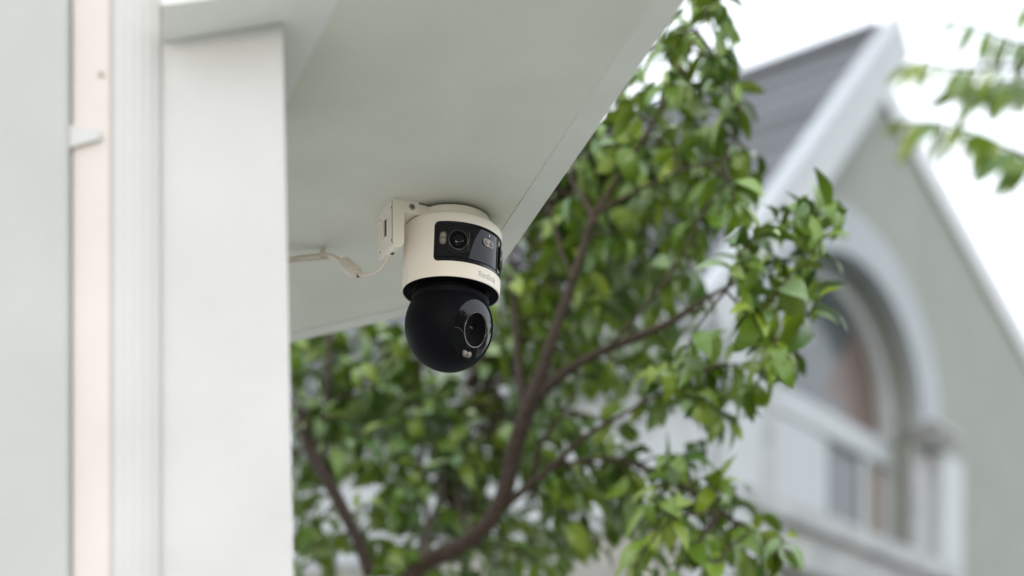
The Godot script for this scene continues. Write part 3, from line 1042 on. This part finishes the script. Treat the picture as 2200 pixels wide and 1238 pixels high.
func security_camera() -> void:
	var cen := at(968.5, 634, 1.74)
	var az := deg_to_rad(2.55 + 47.0)
	var o := thing("security_camera", "cream dual lens security camera with black ball head hanging under the eave", "security camera", Transform3D(Basis(Vector3(0, 0, 1), deg_to_rad(-2.2)) * Basis(Vector3.UP, az), cen))
	var inv := o.transform.affine_inverse()
	# ---- drum
	var A := deg_to_rad(68.0)
	var vy0 := 0.0186
	var vy1 := 0.0672
	var vr := 0.0062
	var my := 0.003
	var ma := 0.05
	var y_low := 0.0014
	var y_high := H - 0.005
	var st := SurfaceTool.new()
	st.begin(Mesh.PRIMITIVE_TRIANGLES)
	var N := 72
	for i in N:       # the plain back of the drum
		var a0 := lerpf(A + ma, TAU - A - ma, float(i) / N)
		var a1 := lerpf(A + ma, TAU - A - ma, float(i + 1) / N)
		drum_quad(st, on_drum(R, a0, y_low), on_drum(R, a1, y_low), on_drum(R, a1, y_high), on_drum(R, a0, y_high))
	for i in N:       # above and below the visor
		var a0 := lerpf(-A - ma, A + ma, float(i) / N)
		var a1 := lerpf(-A - ma, A + ma, float(i + 1) / N)
		drum_quad(st, on_drum(R, a0, y_low), on_drum(R, a1, y_low), on_drum(R, a1, vy0 - my), on_drum(R, a0, vy0 - my))
		drum_quad(st, on_drum(R, a0, vy1 + my), on_drum(R, a1, vy1 + my), on_drum(R, a1, y_high), on_drum(R, a0, y_high))
	var contour := func(shrink: float, low: float, high: float) -> Array:
		# dense outline of the visor in (angle, height)
		var out := []
		var w := 2 * A * R - 2 * shrink
		var h := vy1 - vy0 - low - high
		var rr := maxf(vr - shrink, 0.002)
		var o0 := rounded(w, h, rr, 8)
		var cy := (vy0 + low + vy1 - high) / 2
		for k in o0.size():
			var p := o0[k]
			var q := o0[(k + 1) % o0.size()]
			var long := p.distance_to(q) > 0.02
			var m := (64 if absf(p.x - q.x) > 0.02 else 12) if long else 1
			for j in m:
				var s := p.lerp(q, float(j) / m)
				out.append(Vector2(s.x / R, s.y + cy))
		return out
	var c0: Array = contour.call(0.0, 0.0, 0.0)
	for k in c0.size():
		var p: Vector2 = c0[k]
		var q: Vector2 = c0[(k + 1) % c0.size()]
		var push := func(v: Vector2) -> Vector2:
			# the same spot on the rectangle round the visor
			var cy := (vy0 + vy1) / 2
			var hx := A + ma
			var hy := (vy1 - vy0) / 2 + my
			var dx := v.x
			var dy := v.y - cy
			var ex := A - vr / R
			var ey := (vy1 - vy0) / 2 - vr
			if absf(dx) <= ex + 1e-6: return Vector2(dx, cy + signf(dy) * hy)
			if absf(dy) <= ey + 1e-6: return Vector2(signf(dx) * hx, v.y)
			var ux := (absf(dx) - ex) * R / vr
			var uy := (absf(dy) - ey) / vr
			var m := maxf(ux, uy)
			return Vector2(signf(dx) * (ex + (hx - ex) * ux / m), cy + signf(dy) * (ey + (hy - ey) * uy / m))
		var P: Vector2 = push.call(p)
		var Q: Vector2 = push.call(q)
		drum_quad(st, on_drum(R, p.x, p.y), on_drum(R, P.x, P.y), on_drum(R, Q.x, Q.y), on_drum(R, q.x, q.y))
	st.index()
	var wall := st.commit()
	var drum := put("housing", wall, M.cream_plastic, o)
	# rounded shoulder and top, and the thin bottom rim
	var up_axis := Transform3D(Basis(Vector3(1, 0, 0), Vector3(0, 0, -1), Vector3(0, 1, 0)), Vector3.ZERO)
	var shoulder := [Vector2(R, y_high)]
	for k in range(1, 9):
		var a := PI / 2 * k / 8
		shoulder.append(Vector2(R - 0.005 + 0.005 * cos(a), y_high + 0.005 * sin(a)))
	shoulder.append(Vector2(0, H))
	put("housing_top", lathe(shoulder, 96, up_axis), M.cream_plastic, o)
	put("bottom_rim", lathe([Vector2(R - 0.0017, 0.004), Vector2(R - 0.0017, 0.0006), Vector2(R - 0.0013, 0.0), Vector2(R - 0.0006, 0.0), Vector2(R - 0.0001, 0.0006), Vector2(R, y_low)], 96, up_axis), M.cream_plastic, o)
	# ---- visor: black frame that slopes in, glossy curved window
	var c1: Array = contour.call(0.0025, 0.0062, 0.0030)
	var fr := begin()
	fr.set_smooth_group(1)
	for k in c0.size():
		var p: Vector2 = c0[k]
		var q: Vector2 = c0[(k + 1) % c0.size()]
		var p1: Vector2 = c1[k]
		var q1: Vector2 = c1[(k + 1) % c1.size()]
		quad(fr, on_drum(R, p.x, p.y), on_drum(R, q.x, q.y), on_drum(R - 0.0022, q1.x, q1.y), on_drum(R - 0.0022, p1.x, p1.y))
	var visor := put("visor", done(fr), M.black_frame, o)
	var RG := R - 0.0014
	var gl := SurfaceTool.new()
	gl.begin(Mesh.PRIMITIVE_TRIANGLES)
	var gy0 := vy0 + 0.0060
	var gy1 := vy1 - 0.0028
	var ga := A - 0.0023 / R
	var G := 80
	for i in G:
		var a0 := lerpf(-ga, ga, float(i) / G)
		var a1 := lerpf(-ga, ga, float(i + 1) / G)
		var cut := func(a: float) -> float:
			var d := maxf(0.0, absf(a) * R - (ga * R - 0.004))
			return 0.004 - sqrt(maxf(0.0, 0.004 * 0.004 - d * d))
		var q0: float = cut.call(a0)
		var q1: float = cut.call(a1)
		drum_quad(gl, on_drum(RG, a0, gy0 + q0), on_drum(RG, a1, gy0 + q1), on_drum(RG, a1, gy1 - q1), on_drum(RG, a0, gy1 - q0))
	gl.index()
	put("visor_glass", gl.commit(), M.black_gloss, visor)
	for s in [-1.0, 1.0]:
		var spot := facing(deg_to_rad(40.0) * s, 0.0447, RG - 0.0006)
		put("lens_housing", plate(rounded(0.0275, 0.0315, 0.006), 0.0016, 0.0006), M.black_frame, visor, spot)
		lens_parts(visor, spot * Transform3D(Basis(), Vector3(0, 0, 0.0019)), 0.0122)
		led_parts(visor, facing(deg_to_rad(57.5) * s, 0.0468, RG), 0.0086, 0.0158)
	led_parts(visor, facing(0.0, 0.0505, RG), 0.0195, 0.0092)
	put("status_led", lathe([Vector2(0.0007, 0), Vector2(0.0006, 0.0003), Vector2(0, 0.0004)], 12), M.blue_led, visor, facing(0.03, 0.0605, RG))
	put("microphone_hole", lathe([Vector2(0.0006, 0), Vector2(0.0, 0.0001)], 12), M.port_dark, visor, facing(0.0, 0.0395, RG))
	# ---- lettering on the band below the visor
	lettering(o)
	# ---- underside: black dish with fine ribs
	put("vent_ring", lathe([Vector2(0.040, 0.003), Vector2(0.048, 0.0022), Vector2(R - 0.0018, 0.0012)], 96, up_axis), M.black_rib, o)
	var ribs := begin()
	for k in 150:
		var a := TAU * k / 150
		var z := Vector3(sin(a), 0, cos(a))
		add_box(ribs, Transform3D(Basis(Vector3.UP.cross(z), Vector3.UP, z), z * 0.0550 + Vector3(0, 0.0011, 0)), Vector3(0.0009, 0.0018, 0.0098), 0.0)
	var rb := put("vent_ribs", done(ribs), M.black_satin, o)
	rb.set_meta("kind", "stuff")
	put("neck", lathe([Vector2(0.0484, -0.0130), Vector2(0.0490, -0.0118), Vector2(0.0490, -0.0060), Vector2(0.0484, -0.0050), Vector2(0.0452, -0.0044), Vector2(0.0448, 0.0035)], 96, up_axis), M.black_satin, o)
	ball(o, inv, cen)
	bracket(o, inv, cen)


func lettering(o: Node) -> void:
	var font := SystemFont.new()
	font.font_names = PackedStringArray(["Droid Sans"])
	var tm := TextMesh.new()
	tm.font = font
	tm.text = "Reolink"
	tm.font_size = 64
	tm.pixel_size = 0.000150
	tm.depth = 0.0002
	tm.curve_step = 1.0
	var arr := tm.get_mesh_arrays()
	var v: PackedVector3Array = arr[Mesh.ARRAY_VERTEX]
	var nrm: PackedVector3Array = arr[Mesh.ARRAY_NORMAL]
	var y_mid := 0.0088
	for k in v.size():
		var a := v[k].x / R
		var r := R + 0.0001 + v[k].z
		v[k] = on_drum(r, a, y_mid + v[k].y)
		nrm[k] = nrm[k].rotated(Vector3.UP, a)
	arr[Mesh.ARRAY_VERTEX] = v
	arr[Mesh.ARRAY_NORMAL] = nrm
	arr[Mesh.ARRAY_TANGENT] = null
	var m := ArrayMesh.new()
	m.add_surface_from_arrays(Mesh.PRIMITIVE_TRIANGLES, arr)
	put("lettering", m, M.letter_grey, o)


func ball(o: Node3D, inv: Transform3D, cen: Vector3) -> void:
	var bc := at(964.5, 701.8, 1.74)
	var w := (Vector3(0, EYE, 0) - bc).normalized()
	var r := (Vector3.RIGHT - w * w.x).normalized()
	var u := w.cross(r)
	var n := (r * 0.72 - u * 0.09 + w * 0.68).normalized()
	var x := (r - n * r.dot(n)).normalized()
	var t := inv * Transform3D(Basis(x, n.cross(x), n), bc)
	var prof := []
	var face := deg_to_rad(41.5)
	for k in 49:
		var a := PI - (PI - face) * k / 48
		prof.append(Vector2(maxf(RB * sin(a), 0.0), RB * cos(a)))
	prof.append(Vector2(RB * sin(face) - 0.0012, RB * cos(face) - 0.0004))
	prof.append(Vector2(RB * sin(face) - 0.0016, RB * cos(face) - 0.0016))
	var head := put("ball_head", lathe(prof, 96), M.black_satin, o, t)
	# glossy, slightly domed face
	var R0 := RB * sin(face) - 0.0015
	var RL := RB * 0.365
	var h0 := RB * cos(face) - 0.0008
	var Rc := RB * 1.7
	var up := func(q: float) -> float: return h0 + (R0 * R0 - q * q) / (2 * Rc)
	var dome := [Vector2(R0, h0 - 0.002)]
	for k in 25:
		var q := lerpf(R0, RL, float(k) / 24)
		dome.append(Vector2(q, up.call(q)))
	dome.append(Vector2(RL - 0.0002, up.call(RL) - 0.004))
	put("face_panel", lathe(dome, 96), M.black_gloss, head)
	var hl: float = up.call(RL)
	put("lens_ring", lathe([Vector2(RL + 0.0008, hl - 0.0006), Vector2(RL + 0.0008, hl + 0.0004), Vector2(RL + 0.0004, hl + 0.0008), Vector2(RL - 0.0004, hl + 0.0006), Vector2(RL - 0.0010, hl - 0.0004), Vector2(RL - 0.0014, hl - 0.004)], 72), M.chrome, head)
	var steps := []
	for k in 7:
		var q := lerpf(RL - 0.0010, 0.0050, float(k) / 7)
		var q2 := lerpf(RL - 0.0010, 0.0050, (k + 0.93) / 7)
		steps.append(Vector2(q, hl - 0.0020 - 0.0010 * k))
		steps.append(Vector2(q2, hl - 0.0022 - 0.0010 * k))
	put("lens_barrel", lathe(steps, 64), M.lens_barrel, head)
	var glass := []
	for k in 9:
		var a := PI / 2 * k / 8
		glass.append(Vector2(0.0052 * cos(a), hl - 0.0090 + 0.0025 * sin(a)))
	put("lens_glass", lathe(glass, 40), M.lens_glass, head)
	var spot := Vector2(-0.235, -0.485) * RB
	led_parts(head, Transform3D(Basis(Vector3(0, 0, 1), deg_to_rad(-16.0)), Vector3(spot.x, spot.y, up.call(spot.length()) - 0.0002)), 0.0172, 0.0092)
	var seam := []
	for p in [[-0.60, 0.10], [-0.52, 0.10], [-0.42, 0.02], [-0.345, -0.12], [-0.30, -0.26], [-0.21, -0.345]]:
		var q := Vector2(p[0], p[1]) * RB
		seam.append([Vector3(q.x, q.y, up.call(q.length())), 0.0003])
	put("face_seam", tube(seam, 0.002, 6), M.chrome, head)


func bracket(o: Node3D, inv: Transform3D, cen: Vector3) -> void:
	var ew := Vector3(0.905, 0, -0.425).normalized()
	var B := Transform3D(Basis(ew, Vector3.UP, ew.cross(Vector3.UP)), Vector3(cen.x + 0.003, EYE + EAVE + 0.0035, cen.z))
	var t := inv * B
	var z0 := -0.0320
	var z1 := 0.0220
	# L profile in x-y
	var L := PackedVector2Array([Vector2(-0.0885, -0.004), Vector2(-0.0885, -0.0545)])
	L.append(Vector2(-0.0880, -0.0585)); L.append(Vector2(-0.0865, -0.0612))
	for k in 7:
		var a := -PI / 2 + PI / 2 * k / 6
		L.append(Vector2(-0.0840 + 0.0095 * cos(a), -0.0525 + 0.0100 * sin(a)))
	L.append(Vector2(-0.0745, -0.0190)); L.append(Vector2(-0.0738, -0.0175)); L.append(Vector2(0.0100, -0.0172)); L.append(Vector2(0.0100, -0.0058)); L.append(Vector2(-0.0545, -0.0046)); L.append(Vector2(-0.0548, -0.004))
	var st := begin()
	var ids := Geometry2D.triangulate_polygon(L)
	for k in range(0, ids.size(), 3):
		var a := L[ids[k]]
		var b := L[ids[k + 1]]
		var c := L[ids[k + 2]]
		if (b - a).cross(c - a) < 0:
			var s := b
			b = c; c = s
		tri(st, Vector3(a.x, a.y, z1), Vector3(b.x, b.y, z1), Vector3(c.x, c.y, z1))
		tri(st, Vector3(a.x, a.y, z0), Vector3(c.x, c.y, z0), Vector3(b.x, b.y, z0))
	for k in L.size():
		var a := L[k]
		var b := L[(k + 1) % L.size()]
		st.set_smooth_group(3 if k > 1 and k < 12 else -1)
		quad(st, Vector3(a.x, a.y, z0), Vector3(b.x, b.y, z0), Vector3(b.x, b.y, z1), Vector3(a.x, a.y, z1))
	var br := put("mount_bracket", done(st), M.cream_plastic, o, t)
	# arm that runs over the drum and the round base plate
	put("arm_cap", box(Vector3(0.0340, 0.0040, z1 - z0 - 0.0006), 0.0006, Transform3D(Basis(), Vector3(-0.0716, -0.0021, (z0 + z1) / 2))), M.cream_plastic, br)
	var up_axis := Transform3D(Basis(Vector3(1, 0, 0), Vector3(0, 0, -1), Vector3(0, 1, 0)), Vector3(-0.002, 0, 0))
	put("base_plate", lathe([Vector2(0.030, -0.0185), Vector2(0.0500, -0.0178), Vector2(0.0510, -0.0150), Vector2(0.0490, -0.0075), Vector2(0.047, -0.0060), Vector2(0.0, -0.0060)], 72, up_axis), M.cream_plastic, br)
	var back := Basis(Vector3(0, 0, 1), Vector3.UP, Vector3(-1, 0, 0))
	# screw on the front of the arm
	var sp := Transform3D(Basis(), Vector3(-0.0640, -0.0095, z1))
	put("screw_collar", lathe([Vector2(0.0046, -0.0004), Vector2(0.0044, 0.0003), Vector2(0.0040, 0.0003), Vector2(0.0039, -0.001)], 28), M.cream_plastic, br, sp)
	put("screw", lathe([Vector2(0.0039, -0.001), Vector2(0.0039, 0.0004), Vector2(0.0035, 0.0009), Vector2(0.0016, 0.0011), Vector2(0.0014, 0.0004), Vector2(0.0, 0.0002)], 28), M.steel, br, sp)
	for k in 2:
		put("screw_slot", box(Vector3(0.0034, 0.0007, 0.0004), 0.0, Transform3D(Basis(Vector3(0, 0, 1), PI / 4 + PI / 2 * k), Vector3(0, 0, 0.00105 + 0.00003 * k))), M.port_dark, br, sp)
	# back of the plate: frame round a cable port, ribs and small screw holes
	var zc := (z0 + z1) / 2
	put("back_seam", box(Vector3(0.0006, 0.054, 0.0007), 0.0, Transform3D(Basis(), Vector3(-0.0886, -0.030, z1 - 0.0042))), M.port_dark, br)
	var frame := begin()
	for q in [[-0.0085, 0.0, 0.0024, 0.026], [0.0085, 0.0, 0.0024, 0.026], [0.0, -0.0118, 0.0146, 0.0024]]:
		add_box(frame, Transform3D(Basis(), Vector3(-0.0893, -0.0310 + q[1], zc + q[0])), Vector3(0.0022, q[3], q[2]), 0.0004)
	put("port_frame", done(frame), M.cream_plastic, br)
	put("port", box(Vector3(0.0006, 0.020, 0.0100), 0.0, Transform3D(Basis(), Vector3(-0.0887, -0.0292, zc + 0.001))), M.port_dark, br)
	for s in [-1.0, 1.0]:
		put("rib", box(Vector3(0.0014, 0.030, 0.0013), 0.0003, Transform3D(Basis(), Vector3(-0.0890, -0.032, zc + s * 0.0185))), M.cream_plastic, br)
		for h in [-0.012, -0.052]:
			put("screw_hole", lathe([Vector2(0.0014, 0.0002), Vector2(0.0, 0.0003)], 14), M.port_dark, br, Transform3D(back, Vector3(-0.0885, h, zc + s * 0.0205)))
	put("cable_slot", box(Vector3(0.0040, 0.0008, 0.0066), 0.0002, Transform3D(Basis(), Vector3(-0.0822, -0.0623, zc + 0.006))), M.port_dark, br)


func cable() -> void:
	var start := at(833, 556, 1.715)
	var o := thing("cable", "cream cable with barrel shaped filter, looping from bracket to the column", "cable", Transform3D(Basis(), start))
	var w := func(x: float, y: float, d: float) -> Vector3: return at(x, y, d) - start
	var r := 0.0027
	put("cord", tube([[w.call(832, 549, 1.713), r], [w.call(830, 560, 1.716), r], [w.call(818, 577, 1.73), r], [w.call(800, 588, 1.745), r], [w.call(780, 591, 1.755), r], [w.call(766, 588, 1.76), r]], 0.003, 14), M.cable_plastic, o)
	put("cord", tube([[w.call(743, 568, 1.785), r], [w.call(728, 557, 1.80), r], [w.call(712, 550, 1.82), r], [w.call(694, 548, 1.835), r], [w.call(660, 551, 1.838), r], [w.call(622, 557, 1.838), r], [w.call(540, 570, 1.838), r]], 0.004, 14), M.cable_plastic, o)
	put("cord", tube([[w.call(706, 556, 1.832), r * 0.7], [w.call(690, 557.5, 1.832), r * 0.75], [w.call(655, 560, 1.832), r * 0.75], [w.call(622, 563.5, 1.832), r * 0.75], [w.call(540, 578, 1.832), r * 0.75]], 0.004, 12), M.cable_plastic, o)
	# filter barrel
	var a: Vector3 = w.call(740, 565, 1.788)
	var b: Vector3 = w.call(769, 591, 1.758)
	var z := (b - a).normalized()
	var x := z.cross(Vector3.UP).normalized()
	var len := a.distance_to(b)
	var f := Transform3D(Basis(x, z.cross(x), z), a)
	var barrel := [Vector2(0.0030, -0.0012), Vector2(0.0070, 0.0002), Vector2(0.0085, 0.0022), Vector2(0.0088, len * 0.62), Vector2(0.0086, len * 0.63), Vector2(0.0090, len * 0.64), Vector2(0.0090, len * 0.80), Vector2(0.0080, len * 0.84), Vector2(0.0062, len * 0.85), Vector2(0.0060, len * 0.93), Vector2(0.0046, len * 0.94), Vector2(0.0044, len * 1.02), Vector2(0.0028, len * 1.03)]
	barrel.reverse()
	put("filter_barrel", lathe(barrel, 40), M.cable_plastic, o, f)
	# clip that holds the cable to the soffit
	var cpos := at(693, 550, 1.836)
	var clip := thing("cable_clip", "small cream cable clip nailed to the soffit near the column", "clip", Transform3D(Basis(Vector3.UP, 0.1), Vector3(cpos.x, EYE + EAVE + 0.0040, cpos.z)))
	var hgt := clip.position.y - cpos.y
	var c := begin()
	var ring := []
	for k in 15:
		var ang := TAU * k / 14
		ring.append(Vector2(cos(ang) * 0.0058, sin(ang) * 0.0062))
	for k in 14:
		var p: Vector2 = ring[k]
		var q: Vector2 = ring[k + 1]
		for s in 2:
			pass
		quad(c, Vector3(-0.0035, -hgt + p.y, p.x), Vector3(-0.0035, -hgt + q.y, q.x), Vector3(0.0035, -hgt + q.y, q.x), Vector3(0.0035, -hgt + p.y, p.x))
		quad(c, Vector3(-0.0035, -hgt + p.y, p.x), Vector3(-0.0035, -hgt + p.y * 0.8, p.x * 0.8), Vector3(-0.0035, -hgt + q.y * 0.8, q.x * 0.8), Vector3(-0.0035, -hgt + q.y, q.x))
		quad(c, Vector3(0.0035, -hgt + p.y, p.x), Vector3(0.0035, -hgt + q.y, q.x), Vector3(0.0035, -hgt + q.y * 0.8, q.x * 0.8), Vector3(0.0035, -hgt + p.y * 0.8, p.x * 0.8))
	put("loop", done(c), M.cable_plastic, clip)
	put("foot", box(Vector3(0.0068, maxf(hgt - 0.005, 0.002), 0.006), 0.0006, Transform3D(Basis(), Vector3(0, -maxf(hgt - 0.005, 0.002) / 2, 0))), M.cable_plastic, clip)
